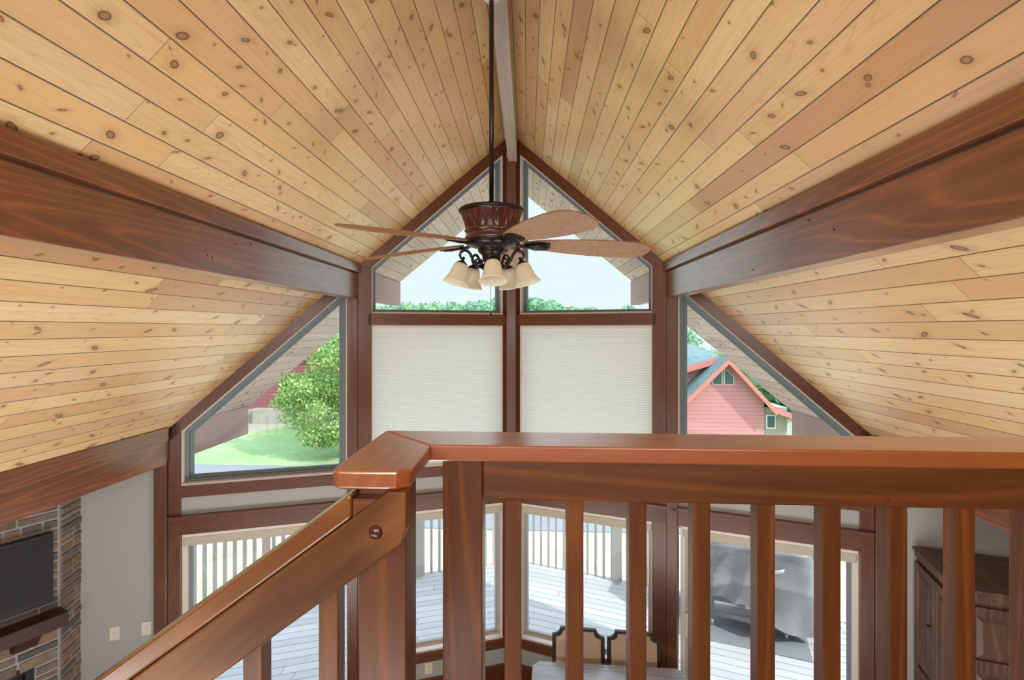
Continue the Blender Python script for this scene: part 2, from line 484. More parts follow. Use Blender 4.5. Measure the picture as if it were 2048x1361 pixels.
M['stone'] = stone_mat('ledge stone', [(0, (.11, .10, .095)), (.2, (.24, .17, .13)), (.45, (.50, .27, .13)), (.7, (.40, .22, .12)), (.85, (.17, .14, .13)), (1, (.46, .34, .22))])
M['mortar'] = plain('mortar', (.36, .37, .38), .95)
M['palestone'] = stone_mat('pale stone', [(0, (.5, .46, .38)), (1, (.72, .66, .55))])


def tarp():
    n = N('grill cover cloth'); f = n.noise(n.obj(), 3, 4, .6, .5)
    return n.fin(n.mix(f, (.09, .095, .105), (.30, .31, .33)), .36, 0, .2)  # dark folds and highlights put into the colour as mottled contrast


M['tarp'] = tarp()


def tabletop():
    n = N('whitewashed table boards'); x, y, z = n.sep(n.obj())
    fr = n.math('FRACT', n.math('DIVIDE', n.math('ADD', y, n.math('MULTIPLY', x, .09)), .15))
    e = n.math('MINIMUM', fr, n.math('SUBTRACT', 1.0, fr))
    g = n.noise(n.xyz(n.math('MULTIPLY', x, 2.0), n.math('MULTIPLY', y, 40.0), 0), 2.5, 5, .6)
    c = n.ramp(g, [(.3, (.26, .27, .30)), (.7, (.42, .44, .48))])
    c = n.mix(n.rng(e, .01, .03, 1, 0), c, (.12, .12, .13)); return n.fin(c, .4, 0, .8)


M['table'] = tabletop()

# ---------------------------------------------------------------- room shell
RB = -4.6    # back of the house
SX = 5.2     # side walls


def slab(sg, d0, d1, ya, yb, th):     # roof slab between d0..d1, y from ya(d) to yb(d)
    pts = [(d0, ya(d0)), (d1, ya(d1)), (d1, yb(d1)), (d0, yb(d0))]
    return [Vector((XR+sg*d, y, zr(d))) for d, y in pts], Vector((0, 0, th))


b = MB()
for sg in (-1, 1):
    p, v = slab(sg, 0, DE+.12, lambda d: RB, lambda d: YC-T_*d+.10, .2); b.prism(p, v)
    b.prism([Vector((XR+sg*(DE+.03), RB, -1.0)), Vector((XR+sg*SX, RB, -1.0)), Vector((XR+sg*SX, YC-T_*SX, -1.0)), Vector((XR+sg*(DE+.03), YC-T_*(DE+.03), -1.0))], (0, 0, .12))
struct(b.build('ceiling', M['pine']), 'vaulted knotty pine board ceiling')
b = MB()
for sg in (-1, 1):
    p, v = slab(sg, 0, 3.7, lambda d: YC-T_*d+.16, lambda d: 7.63-.62*d, .2); b.prism(p, v)
struct(b.build('trim_1', M['soffit']), 'pale board soffit of the roof overhang outside the windows')
b = MB()
for sg in (-1, 1):
    b.prism([Vector((XR+sg*d, 7.63-.62*d, zr(d)+o)) for d, o in ((0, .005), (3.7, .005), (3.7, .22), (0, .22))], Vector((0, .03, 0)))
struct(b.build('trim_2', M['pinktrim']), 'fascia board along the roof overhang')

b = MB(); b.prism([Vector((x, y, FLOOR-.15)) for x, y in ((XR-SX, RB), (XR+SX, RB), (XR+SX, YC-T_*SX+.1), (XR, YC+.1), (XR-SX, YC-T_*SX+.1))], (0, 0, .15))
struct(b.build('floor', M['floor']), 'oak floor of the great room')
b = MB(); b.box(-.2, SX+XR, RB, 1.36, -1.55, -1.25)
struct(b.build('floor_loft', M['floor']), 'loft floor slab behind the railing')
b = MB(); b.box(-SX+XR, SX+XR, RB-.15, RB, FLOOR-.15, ZR+.2); struct(b.build('wall_back', M['wall']))
b = MB(); b.box(-SX+XR-.15, -SX+XR, RB, YC-T_*SX, FLOOR-.15, -.9); struct(b.build('wall_left', M['wall']))
b = MB(); b.box(SX+XR, SX+XR+.15, RB, YC-T_*SX, FLOOR-.15, -.9); struct(b.build('wall_right', M['wall']))

# drywall fields of the prow wall
b = MB()
for sg in (-1, 1):
    b.wbox(sg, 0.0, 3.01, -1.67, -1.49, -.14, 0)
    b.wbox(sg, 0.0, 1.40, FLOOR-.15, -3.28, -.14, 0)
    b.wbox(sg, 3.00, SX+.1, FLOOR-.15, -1.0, -.14, 0)
struct(b.build('wall_front', M['wall']), 'painted drywall between and beside the front windows')

# wooden casings
def trim(i, name_label, fn, mat, bevel=.004):
    b = MB(); fn(b); return struct(b.build('trim_%d' % i, M[mat], bevel=bevel), name_label)


for sg, side, k in ((-1, 'left', 3), (1, 'right', 11)):
    dd = .045
    trim(k, 'sloping stained trim under the ceiling, %s of the ridge' % side,
         lambda b: b.wprism(sg, [(dd, zr(dd)-.13), (dd, zr(dd)+.02), (3.01, zr(3.01)+.02), (3.01, zr(3.01)-.115)], -.14, .025), 'trimH')
    trim(k+1, 'stained crossbar under the %s peak window' % side, lambda b: b.wbox(sg, .05, 1.40, .035, .15, -.14, .03), 'trimH')
    trim(k+2, 'broad stained post between the %s shade and side window' % side, lambda b: b.wbox(sg, 1.365, 1.49, FLOOR, zr(1.49), -.14, .03), 'trimV')
    trim(k+3, 'stained post carrying the %s purlin beam' % side, lambda b: b.wbox(sg, 1.49, 1.58, FLOOR, .30, -.14, .055), 'trimV')
    def ends(b):
        b.wbox(sg, 2.915, 3.01, FLOOR, zr(2.93), -.14, .025); b.wbox(sg, 3.01, 3.10, FLOOR, -1.19, -.14, .07)
    trim(k+4, 'stained end post at the %s end of the window wall' % side, ends, 'trimV')
    trim(k+5, 'stained trim below the upper windows, %s side' % side, lambda b: b.wbox(sg, .0, 3.01, -1.505, -1.405, -.14, .03), 'trimH')
    def head(b):
        b.wbox(sg, .0, 3.01, -1.835, -1.665, -.14, .03); b.wbox(sg, .0, 3.01, -1.70, -1.662, .03, .055)
    trim(k+6, 'stained header with ledge above the lower windows, %s side' % side, head, 'trimH')
    trim(k+7, 'stained apron under the low %s window' % side, lambda b: b.wbox(sg, .0, 1.365, -3.375, -3.275, -.0, .03), 'trimH')
b = MB()
b.prism([Vector((XR-.05, YC-.09, FLOOR)), Vector((XR+.05, YC-.09, FLOOR)), Vector((XR+.065, YC+.12, FLOOR)), Vector((XR-.065, YC+.12, FLOOR))], (0, 0, 1.80-FLOOR))
struct(b.build('trim_19', M['trimV'], bevel=.004), 'slender stained centre mullion at the prow of the window wall')
b = MB()
for sg in (-1, 1): b.wbox(sg, .045, .092, FLOOR, 1.9, -.14, -.01)
struct(b.build('trim_20', M['trimV'], bevel=.003), 'recessed dark strips beside the centre mullion')
b = MB()
for sg in (-1, 1): b.wbox(sg, 0, 1.37, FLOOR, -3.55, 0, .02)
struct(b.build('baseboard_front', M['trimH'], bevel=.004))

# windows
def inset(poly, a):
    n = len(poly); out = []
    cx = sum(p[0] for p in poly)/n; cz = sum(p[1] for p in poly)/n
    L = []
    for i in range(n):
        p, q = poly[i], poly[(i+1) % n]; dx, dz = q[0]-p[0], q[1]-p[1]; l = math.hypot(dx, dz); nx, nz = -dz/l, dx/l
        if (cx-p[0])*nx+(cz-p[1])*nz < 0: nx, nz = -nx, -nz
        L.append((p[0]+nx*a, p[1]+nz*a, dx, dz))
    for i in range(n):
        x1, z1, a1, b1 = L[i-1]; x2, z2, a2, b2 = L[i]; det = a1*b2-b1*a2
        t = ((x2-x1)*b2-(z2-z1)*a2)/det; out.append((x1+a1*t, z1+b1*t))
    return out


def window(i, sg, poly, label, fw=.045, frame='frame'):
    b = MB(); b.wring(sg, poly, inset(poly, fw*.6), -.115, -.06); b.wring(sg, inset(poly, fw*.5), inset(poly, fw), -.125, -.085)
    o = struct(b.build('window_%d' % i, M[frame], bevel=.002), label)
    g = MB(); g.wprism(sg, inset(poly, fw-.004), -.11, -.104); g.build('pane', M['glass'], o)
    l = MB(); l.wring(sg, poly, inset(poly, .012), -.075, -.002); l.build('window_lining', M['liner'], o)
    s = MB(); zb = min(p[1] for p in poly); xs = [p[0] for p in poly]
    s.wbox(sg, min(xs), max(xs), zb, zb+.018, -.085, .012); s.build('window_sill', M['liner'], o)
    return o


for sg, side, k in ((-1, 'left', 1), (1, 'right', 5)):
    window(k, sg, [(.092, .15), (1.366, .15), (1.366, zr(1.366)-.115), (.092, zr(.092)-.13)], 'tall sloped peak window %s of the centre mullion' % side)
    window(k+1, sg, [(1.58, -1.405), (2.915, -1.405), (2.915, zr(2.915)-.115), (1.58, zr(1.58)-.115)], 'four-sided side window under the %s roof slope' % side, .07)
    window(k+2, sg, [(.092, -1.405), (1.366, -1.405), (1.366, .035), (.092, .035)], 'square window behind the %s honeycomb shade' % side)
    window(k+3, sg, [(.092, -3.275), (1.366, -3.275), (1.366, -1.835), (.092, -1.835)], 'lower window %s of the centre mullion' % side, .05, 'frame2')


def slider(i, sg, side):
    p = [(1.60, FLOOR), (2.915, FLOOR), (2.915, -1.835), (1.60, -1.835)]
    b = MB(); b.wring(sg, p, inset(p, .04), -.13, -.01)
    o = struct(b.build('door_%d' % i, M['liner'], bevel=.003), 'sliding glass patio door on the %s' % side)
    q = [(1.62, FLOOR+.02), (2.30, FLOOR+.02), (2.30, -1.86), (1.62, -1.86)]
    c = MB(); c.wring(sg, q, inset(q, .06), -.07, -.03); c.build('sliding_panel', M['frame2'], o, bevel=.003)
    q2 = [(2.24, FLOOR+.02), (2.895, FLOOR+.02), (2.895, -1.86), (2.24, -1.86)]
    c = MB(); c.wring(sg, q2, inset(q2, .045), -.12, -.08); c.build('fixed_panel', M['frame'], o, bevel=.003)
    g = MB(); g.wprism(sg, inset(q, .055), -.053, -.047); g.build('pane', M['glass'], o)
    g = MB(); g.wprism(sg, inset(q2, .04), -.103, -.097); g.build('pane', M['glass'], o)
    h = MB(); h.wbox(sg, 1.635, 1.665, -2.88, -2.66, -.03, -.005); h.build('door_handle', M['white'], o, bevel=.008)
    return o


slider(1, -1, 'left'); slider(2, 1, 'right')

# roller shades (rolled up) and honeycomb shades
for sg, side in ((-1, 'left'), (1, 'right')):
    for d0, d1, where in ((.10, 1.36, 'lower window beside the centre mullion'), (1.62, 2.905, 'sliding patio door')):
        c = WP(sg, (d0+d1)/2, -1.93, .0)
        t = thing('roller_shade', 'beige roller shade rolled up above the %s %s' % (side, where), 'window shade', c, 'rolled-up shades over the lower windows')
        b = MB(); b.wbox(sg, d0, d1, -1.862, -1.836, -.05, .028); b.build('head_rail', M['liner'], t, bevel=.003)
        b = MB(); b.wbox(sg, d0+.006, d1-.006, -1.945, -1.862, -.045, .02); b.build('rolled_fabric', M['shade'], t, bevel=.012, seg=3)
    c = WP(sg, .73, -1.38, 0)
    t = thing('honeycomb_shade', 'closed pale honeycomb shade %s of the centre mullion' % side, 'window shade', c, 'closed honeycomb shades on the middle windows')
    b = MB(); b.wbox(sg, .098, 1.36, -.0, .034, -.05, .0); b.build('head_rail', M['white'], t, bevel=.003)
    b = MB(); n = 58; z0, z1 = -1.365, 0.0; vs = []; fs = []
    for i in range(2*n+1):
        z = z1+(z0-z1)*i/(2*n); nn = -.019 if i % 2 else -.0225
        vs += [WP(sg, .103, z, nn), WP(sg, 1.355, z, nn)]
        if i: fs.append((2*i-2, 2*i-1, 2*i+1, 2*i))
    b.add(vs, fs); b.build('pleated_cloth', M['cell'], t)
    b = MB(); b.wbox(sg, .098, 1.36, -1.39, -1.365, -.048, -.008); b.build('bottom_rail', M['white'], t, bevel=.003)

# ---------------------------------------------------------------- beams
b = MB(); b.box(XR+.015-.047, XR+.015+.047, RB, YC-.06, 1.76, 2.02)
tag(b.build('ridge_beam', M['ridge'], bevel=.004), 'pale washed ridge beam running under the ceiling peak', 'beam')
for sg, side in ((-1, 'left'), (1, 'right')):
    x0, x1 = XR+sg*(DB-.005), XR+sg*(DB+.115); yend = YC-T_*1.5-.04
    t = thing('purlin_beam', 'long stained beam under the %s ceiling slope, running to the window wall' % side, 'beam', ((x0+x1)/2, RB, .292), 'stained beams along the ceiling')
    b = MB(); b.box(min(x0, x1), max(x0, x1), RB, yend, .292, .530); b.box(min(x0+sg*.02, x1), max(x0+sg*.02, x1), RB, yend-.01, .53, .60); b.build('beam_body', M['beam'], t, bevel=.004)
    xa = XR+sg*(DB-.032)
    b = MB(); b.box(min(xa, x1), max(xa, x1), RB, yend-.005, .541, .625); b.build('cover_board', M['beam'], t, bevel=.003)
    b = MB()
    if sg < 0:
        for (yy, zz) in ((3.02, .50), (2.86, .475), (2.6, .375), (2.64, .37)): b.lathe([(0, 0), (.005, 0), (.005, .003), (0, .003)], (x0-.001, yy, zz), (1, 0, 0), 10)
    else:
        for (yy, zz) in ((2.5, .50), (3.1, .34), (2.3, .42)): b.lathe([(0, 0), (.005, 0), (.005, .003), (0, .003)], (x0+.001, yy, zz), (-1, 0, 0), 10)
    b.build('nail_holes', M['black'], t)
    xo = XR+sg*(DB+.0); xi = XR+sg*(DB+.115)
    b = MB(); b.box(min(xo, xi), max(xo, xi), YC-T_*1.5+.14, 6.72, .30, .60); tag(b.build('beam_tail', M['tail'], bevel=.004), 'painted %s purlin end outside under the soffit' % side, 'beam', 'beam ends outside under the roof overhang')
    x0, x1 = XR+sg*DE, XR+sg*(DE+.12); ye = YC-T_*3.03-.06
    t = thing('eave_beam', 'stained low beam at the %s foot of the ceiling slope' % side, 'beam', ((x0+x1)/2, RB, -1.187), 'stained beams along the ceiling')
    b = MB(); b.box(min(x0, x1), max(x0, x1), RB, ye, -1.187, -.97); b.build('beam_body', M['beam'], t, bevel=.004)
    xa = XR+sg*(DE-.018)
    b = MB(); b.box(min(xa, x1), max(xa, x1), RB, ye-.004, -.975, -.862); b.build('cover_board', M['beam'], t, bevel=.003)
    b = MB(); b.box(min(x0, x1), max(x0, x1), YC-T_*3.05+.16, 5.76, -1.187, -.87); tag(b.build('beam_tail', M['tail'], bevel=.004), 'painted %s eave beam end outside the side window' % side, 'beam', 'beam ends outside under the roof overhang')

# ---------------------------------------------------------------- loft railing
t = thing('loft_railing', 'stained wood guard railing across the loft edge with square balusters', 'railing', (.9, 1.2, -1.25))
ZT, ZB = -.252, -.287
cap = [(3.3, 1.128), (3.3, 1.285), (-.352, 1.285), (-.352, .932), (-.340, .918), (-.232, .918), (-.210, .936), (-.210, 1.128)]
b = MB(); b.prism([Vector((-.210, 1.1285, ZB)), Vector((3.3, 1.1285, ZB)), Vector((3.3, 1.285, ZB)), Vector((-.3515, 1.285, ZB))], (0, 0, ZT-ZB)); b.build('cap_rail', M['capX'], t, bevel=.004, seg=3)
b = MB(); b.prism([Vector((x, y, ZB)) for x, y in [(-.352, 1.284), (-.352, .932), (-.340, .918), (-.232, .918), (-.2105, .936), (-.2105, 1.1275)]], (0, 0, ZT-ZB)); b.build('cap_rail', M['capY'], t, bevel=.006, seg=3)
b = MB(); b.box(-.098, 3.3, 1.15, 1.185, -.376, ZB); b.build('top_rail', M['railX'], t, bevel=.003)
b = MB(); b.box(-.187, -.099, 1.15, 1.238, -1.45, ZB); b.build('newel_post', M['railZ'], t, bevel=.003)
b = MB(); b.box(-.311, -.222, .95, 1.039, -1.45, ZB); b.build('newel_post', M['railZ'], t, bevel=.003)
b = MB(); b.box(-.098, 3.3, 1.155, 1.19, -1.16, -1.10); b.build('bottom_rail', M['railX'], t, bevel=.003)
for i in range(24):
    x = -.032+.1357*i
    b = MB(); b.box(x-.0187, x+.0187, 1.156, 1.194, -1.12, -.372); b.build('baluster', M['railZ'], t, bevel=.002)

SL = .74; sdir = Vector((-1, 0, -SL)).normalized()
t = thing('stair_railing', 'stained stair rail slanting down to the left from the loft corner post', 'railing', (-.5, .93, -1.25))
def zA(x): return -.374+SL*(x+.214)
def zB_(x): return -.332+SL*(x+.305)
def zC(x): return -.290+SL*(x+.309)
xe = -2.6
b = MB(); b.prism([Vector((x, .911, z)) for x, z in ((xe, zA(xe)), (-.222, zA(-.222)), (-.213, zA(-.213)+.02), (-.213, -.2875), (-.245, -.2875), (xe, zB_(xe)-.002))], (0, .037, 0)); b.build('stringer_board', M['stair'], t, bevel=.003)
b = MB(); b.prism([Vector((x, .913, z)) for x, z in ((xe, zB_(xe)+.001), (-.312, zB_(-.312)+.001), (-.312, zC(-.312)), (xe, zC(xe)))], (0, .089, 0)); b.build('handrail', M['stairrail'], t, bevel=.005, seg=3)
b = MB(); b.prism([Vector((x, .918, z)) for x, z in ((-.311, -.340), (-.311, -.303), (-.262, -.303), (-.300, zB_(-.300)+.001))], (0, .031, 0)); b.build('filler_block', M['railX'], t, bevel=.001)
b = MB(); b.lathe([(0, .006), (.006, .0055), (.011, .003), (.0135, -.001), (.0135, -.01)], (-.267, .911, -.359), (0, -1, 0), 24); b.build('wood_plug', M['fanwood'], t)
for i in range(14):
    x = -.3695-.1449*i
    b = MB(); b.prism([Vector((x-.0185, .955, zA(x-.0185)-.95)), Vector((x+.0185, .955, zA(x+.0185)-.95)), Vector((x+.0185, .955, zA(x+.0185)+.02)), Vector((x-.0185, .955, zA(x-.0185)+.02))], (0, .038, 0)); b.build('baluster', M['railZ'], t, bevel=.002)

# ---------------------------------------------------------------- ceiling fan
FX, FY = -.171, 2.5
t = thing('ceiling_fan', 'five-blade ceiling fan with bronze housing, long downrod and bell glass lights', 'ceiling fan', (FX, FY, 1.72))
c0 = (FX, FY, 0)
b = MB(); b.lathe([(0, 1.565), (.03, 1.567), (.052, 1.59), (.062, 1.64), (.062, 1.76), (0, 1.76)], c0); b.build('canopy', M['canopy'], t)
b = MB(); b.tube([(FX, FY, .59), (FX, FY, 1.58)], .0115, 16); b.build('downrod', M['bronze'], t)
b = MB(); b.lathe([(.0, .612), (.014, .611), (.02, .60), (.034, .594), (.042, .586), (.045, .575)], c0); b.build('rod_collar', M['bronze'], t)
b = MB(); b.lathe([(0, .578), (.12, .576), (.152, .572), (.158, .565), (.156, .556), (.146, .550)], c0, n=80); b.build('top_plate', M['bronze'], t)
b = MB(); b.lathe([(.146, .552), (.145, .546), (.139, .53), (.132, .51), (.127, .49), (.124, .472), (.123, .468)], c0, n=160, flute=(1, 5, 16, .05)); b.build('motor_housing', M['fanwood'], t)
b = MB(); b.lathe([(.128, .470), (.130, .466), (.128, .462), (.122, .460), (.122, .437), (.128, .434), (.131, .428), (.128, .422)], c0, n=80); b.build('motor_band', M['fanwood'], t)
b = MB(); b.lathe([(.128, .424), (.127, .41), (.115, .397), (.085, .388), (.062, .384), (.066, .375), (.060, .362), (.046, .352), (.044, .335), (.036, .315), (.033, .290), (.026, .272), (.012, .262), (.010, .254), (0, .250)], c0, n=60); b.build('light_hub', M['bronze'], t)
PH = -61
for k in range(5):
    a = R(PH+72*k); er = Vector((math.cos(a), math.sin(a), 0)); et = Vector((-math.sin(a), math.cos(a), 0)); P = R(16)
    ew = et*math.cos(P)+Vector((0, 0, -math.sin(P))); en = er.cross(ew)
    base = Vector((FX, FY, .405))
    def at(r, wv_, h): return base+er*r+ew*wv_+en*h+Vector((0, 0, -.035*(r-.15)))
    out = [(.158, .0), (.165, .022), (.19, .038), (.25, .055), (.36, .074), (.50, .088), (.62, .091), (.70, .087), (.752, .070), (.780, .042), (.790, 0)]
    poly = [(r, w_) for r, w_ in out]+[(r, -w_) for r, w_ in reversed(out[1:-1])]
    b = MB(); b.prism([at(r, w_, .0) for r, w_ in poly], en*.007); bl = b.build('blade', M['blade'], t, bevel=.002)
    b = MB(); b.tube([at(.105, 0, .01), at(.13, 0, -.006), at(.155, 0, -.010), at(.19, 0, -.007)], [.011, .009, .009, .008], 10)
    b.build('blade_iron', M['bronze'], bl)
    b = MB()
    fan_pts = [(.155, 0), (.168, .022), (.20, .036), (.25, .042), (.278, .032), (.288, .0), (.278, -.032), (.25, -.042), (.20, -.036), (.168, -.022)]
    b.prism([at(r, w_, -.002) for r, w_ in fan_pts], en*-.005)
    for j in range(-3, 4):
        b.tube([at(.166, j*.003, -.008), at(.21, j*.0085, -.011), at(.274-.006*abs(j), j*.0105, -.008)], [.003, .0045, .003], 6)
    b.lathe([(0, .006), (.012, .004), (.016, 0)], at(.238, .014, -.008), -en, 12)
    b.build('blade_shell', M['bronze'], bl)
for k in range(5):
    a = R(-84+72*k); er = Vector((math.cos(a), math.sin(a), 0)); Z = Vector((0, 0, 1)); o0 = Vector((FX, FY, 0))
    def q(r, z): return o0+er*r+Z*z
    arm = thing_arm = None
    b = MB(); path = [q(.030, .300), q(.048, .291), q(.064, .292), q(.082, .306), (q(.096, .330)), q(.106, .352), q(.120, .366), q(.138, .368), q(.152, .359), q(.158, .344), q(.152, .331), q(.142, .328), q(.136, .334)]
    b.tube(path, [.007, .007, .007, .007, .007, .007, .0068, .0065, .006, .006, .0055, .006, .008], 10)
    b.tube([q(.064, .296), q(.052, .308), q(.052, .326), q(.066, .334), q(.078, .325), q(.076, .312), q(.066, .312)], [.005, .005, .005, .005, .005, .005, .008], 8)
    arm = b.build('lamp_arm', M['bronze'], t)
    ax = (Vector((0, 0, -1))*math.cos(R(17))+er*math.sin(R(17))).normalized(); top = q(.142, .325)
    b = MB(); b.lathe([(.0, -.004), (.006, -.002), (.008, .006), (.014, .010), (.024, .017), (.028, .024), (.026, .028)], top, ax, 24); b.build('lamp_socket', M['bronze'], arm)
    b = MB(); prof = [(.018, .018), (.027, .021), (.034, .030), (.038, .045), (.041, .062), (.045, .080), (.051, .097), (.058, .110), (.064, .118), (.063, .120), (.056, .112), (.048, .098), (.042, .080), (.038, .062), (.035, .045), (.030, .032), (.018, .024)]
    b.lathe(prof, top, ax, 40); b.build('bell_shade', M['bell'], arm)
b = MB(); b.tube([(FX-.004, FY, .255), (FX-.004, FY, .075)], .0011, 6); ch = b.build('pull_chain', M['chain'], t)
b = MB(); b.lathe([(0, .078), (.003, .076), (.0045, .07), (.0065, .062), (.0045, .055), (0, .053)], (FX-.004, FY, 0), n=16); b.build('chain_fob', M['black'], ch)

# ---------------------------------------------------------------- fireplace
R2 = Vector((-3.80, 4.256, 0)); R1 = Vector((-3.732, 3.98, 0)); DV = Vector((-.449, -.894, 0)).normalized(); R0 = R1+DV*1.75
NF = Vector((DV.y, -DV.x, 0)); NF = -NF if NF.x < 0 else NF    # face normal, into the room
t = thing('fireplace', 'floor-to-ceiling ledge stone fireplace at the left edge of the room', 'fireplace', (-4.4, 3.4, FLOOR))
op0, op1, opz = .153, 1.25, -2.585       # firebox opening along the face
zt = -1.01
b = MB()
def col(s0, s1, z0, z1, depth=.35):
    a = R1+DV*s0; c = R1+DV*s1; d_ = -NF*depth
    b.prism([Vector((p.x, p.y, z0)) for p in (a, c, c+d_, a+d_)], (0, 0, z1-z0))
col(0, op0, FLOOR, zt); col(op1, 1.75, FLOOR, zt); col(op0, op1, opz, zt)
b.prism([Vector((p.x, p.y, FLOOR)) for p in (R1, R1-NF*.35, R2+Vector((-.05, .0, 0)), R2)], (0, 0, zt-FLOOR))
b.build('mortar_core', M['mortar'], t)
rs = random.Random(5)
b = MB()
def ashlar(org, u, nrm, s0, s1, z0, z1, lo, hi, hlo, hhi, holes=()):
    z = z0
    while z < z1-.02:
        h = min(rs.uniform(hlo, hhi), z1-z); s = s0
        while s < s1-.01:
            w_ = rs.uniform(lo, hi); e_ = min(s+w_, s1)
            if s1-e_ < .05: e_ = s1
            segs = [(s, e_)]
            for (h0, h1, hz) in holes:
                if z+h/2 < hz: segs = [q_ for sg_ in segs for q_ in ((sg_[0], min(sg_[1], h0)), (max(sg_[0], h1), sg_[1])) if q_[1]-q_[0] > .03]
            for a_, e2 in segs:
                p_ = rs.uniform(.004, .016); g_ = .0085
                sk = rs.uniform(-.004, .004)
                c_ = org+u*((a_+e2)/2)+nrm*(p_/2-.01)+Vector((0, 0, z+h/2))
                b.obox(c_, u+Vector((0, 0, sk)), nrm, (0, 0, 1), (e2-a_)/2-g_, p_/2+.01, h/2-g_)
            s = e_
        z += h
ashlar(R1, DV, NF, .004, 1.75, FLOOR, zt, .10, .27, .045, .12, holes=((op0, op1, opz),))
u2 = (R2-R1).normalized(); n2 = Vector((u2.y, -u2.x, 0)); n2 = -n2 if n2.x < 0 else n2
ashlar(R1, u2, n2, .012, (R2-R1).length, FLOOR, zt, .12, .27, .04, .10)
b.build('stones', M['stone'], t, bevel=.005)
b = MB(); a = R1+DV*op0; c = R1+DV*op1
b.prism([Vector((p.x, p.y, FLOOR)) for p in (a-NF*.12, c-NF*.12, c-NF*.14, a-NF*.14)], (0, 0, opz-FLOOR))
b.build('firebox_back', M['black'], t)
b = MB()
for s0, s1, z0, z1 in ((op0, op0+.05, FLOOR+.02, opz), (op1-.05, op1, FLOOR+.02, opz), (op0, op1, opz-.06, opz), (op0+.2, op0+.215, FLOOR+.02, opz-.06)):
    a = R1+DV*s0; c = R1+DV*s1
    b.prism([Vector((p.x, p.y, z0)) for p in (a-NF*.02, c-NF*.02, c-NF*.05, a-NF*.05)], (0, 0, z1-z0))
b.build('firebox_door', M['black'], t, bevel=.003)
t = thing('mantel_shelf', 'dark stained beam mantel shelf on a corbel below the television', 'mantel', R1+DV*.8+Vector((0, 0, -2.3)))
b = MB(); a = R1+DV*.0+NF*.02; c = R1+DV*1.75+NF*.02
b.prism([Vector((p.x, p.y, -2.315)) for p in (a, c, c+NF*.15, a+NF*.15-DV*.0)], (0, 0, .105)); b.build('shelf_beam', M['mantel'], t, bevel=.006)
b = MB(); a = R1+DV*.15+NF*.02; c = R1+DV*.31+NF*.02
b.hexa([Vector((p.x, p.y, z)) for p, z in ((a+DV*.02, -2.43), (c, -2.43), (c+NF*.07, -2.41), (a+NF*.07+DV*.02, -2.41), (a, -2.316), (c, -2.316), (c+NF*.12, -2.316), (a+NF*.12, -2.316))]); b.build('corbel', M['mantel'], t, bevel=.003)
t = thing('television', 'black-framed flat television mounted on the stone fireplace above the mantel', 'television', R1+DV*.55+Vector((0, 0, -2.13)))
b = MB(); a = R1+DV*.062+NF*.03; c = R1+DV*1.02+NF*.03
b.prism([Vector((p.x, p.y, -2.135)) for p in (a, c, c+NF*.04, a+NF*.04)], (0, 0, .545)); b.build('housing', M['black'], t, bevel=.004)
b = MB(); a = R1+DV*.095+NF*.0705; c = R1+DV*.987+NF*.0705
b.prism([Vector((p.x, p.y, -2.085)) for p in (a, c, c+NF*.002, a+NF*.002)], (0, 0, .462)); b.build('screen', M['screen'], t)

# ---------------------------------------------------------------- wall plates
def plate(name, sg, d, z, label, cat, slots):
    t = thing(name, label, cat, WP(sg, d, z-.055, .0), 'wall plates')
    b = MB(); b.wbox(sg, d-.036, d+.036, z-.058, z+.058, .0, .006); b.build('cover_plate', M['white'], t, bevel=.002)
    b = MB()
    if slots == 'outlet':
        for dz in (-.024, .024): b.lathe([(0, .003), (.014, .003), (.016, .0)], WP(sg, d, z+dz, .006), -Vector((sg*ST, CT, 0)), 20)
        b.build('socket', M['white'], t)
        for dz in (-.024, .024):
            for dx in (-.006, .006): b = MB(); b.wbox(sg, d+dx-.0012, d+dx+.0012, z+dz-.003, z+dz+.006, .009, .0096); b.build('slot', M['black'], t)
    else:
        b.wbox(sg, d-.006, d+.006, z-.012, z+.012, .006, .012); b.build('toggle', M['white'], t, bevel=.001)
        for dz in (-.038, .038): b = MB(); b.lathe([(0, .001), (.003, .001), (.003, 0)], WP(sg, d, z+dz, .006), -Vector((sg*ST, CT, 0)), 8); b.build('screw', M['steel'], t)
plate('wall_plate', -1, 3.395, -2.637, 'pale wall plate on grey wall, the one nearer the stone fireplace', 'wall plate', 'switch')
plate('wall_plate', -1, 3.170, -2.632, 'pale wall plate on grey wall beside the left end post', 'wall plate', 'switch')
plate('wall_outlet', -1, .834, -3.455, 'cream duplex outlet on low wall under the window behind the loft posts', 'outlet', 'outlet')
plate('wall_plate', 1, 3.165, -2.718, 'cream wall plate right of the patio door, beside the tall cabinet', 'wall plate', 'switch')

# ---------------------------------------------------------------- tall cabinet on the right
BL = Vector((3.054, 4.365, 0)); FL = Vector((2.847, 3.675, 0)); us = (BL-FL).normalized(); uf = Vector((.948, -.319, 0)).normalized(); D_ = (BL-FL).length; W_ = 1.5
t = thing('cabinet', 'tall knotty alder cabinet with raised-panel doors against the right wall', 'cabinet', FL+uf*.75+us*.36+Vector((0, 0, FLOOR)))
FR_, BR_ = FL+uf*W_, BL+uf*W_
def quadz(b, pts, z0, z1): b.prism([Vector((p.x, p.y, z0)) for p in pts], (0, 0, z1-z0))
i_ = .035
b = MB(); quadz(b, [FL+uf*i_+us*i_, FR_+us*i_, BR_, BL+uf*i_], FLOOR, -1.80); b.build('carcass', M['cab'], t, bevel=.003)
b = MB(); quadz(b, [FL, FR_, BR_, BL], -1.75, -1.726); quadz(b, [FL+uf*.015+us*.015, FR_+us*.015, BR_, BL+uf*.015], -1.80, -1.75); b.build('crown', M['cab'], t, bevel=.006)
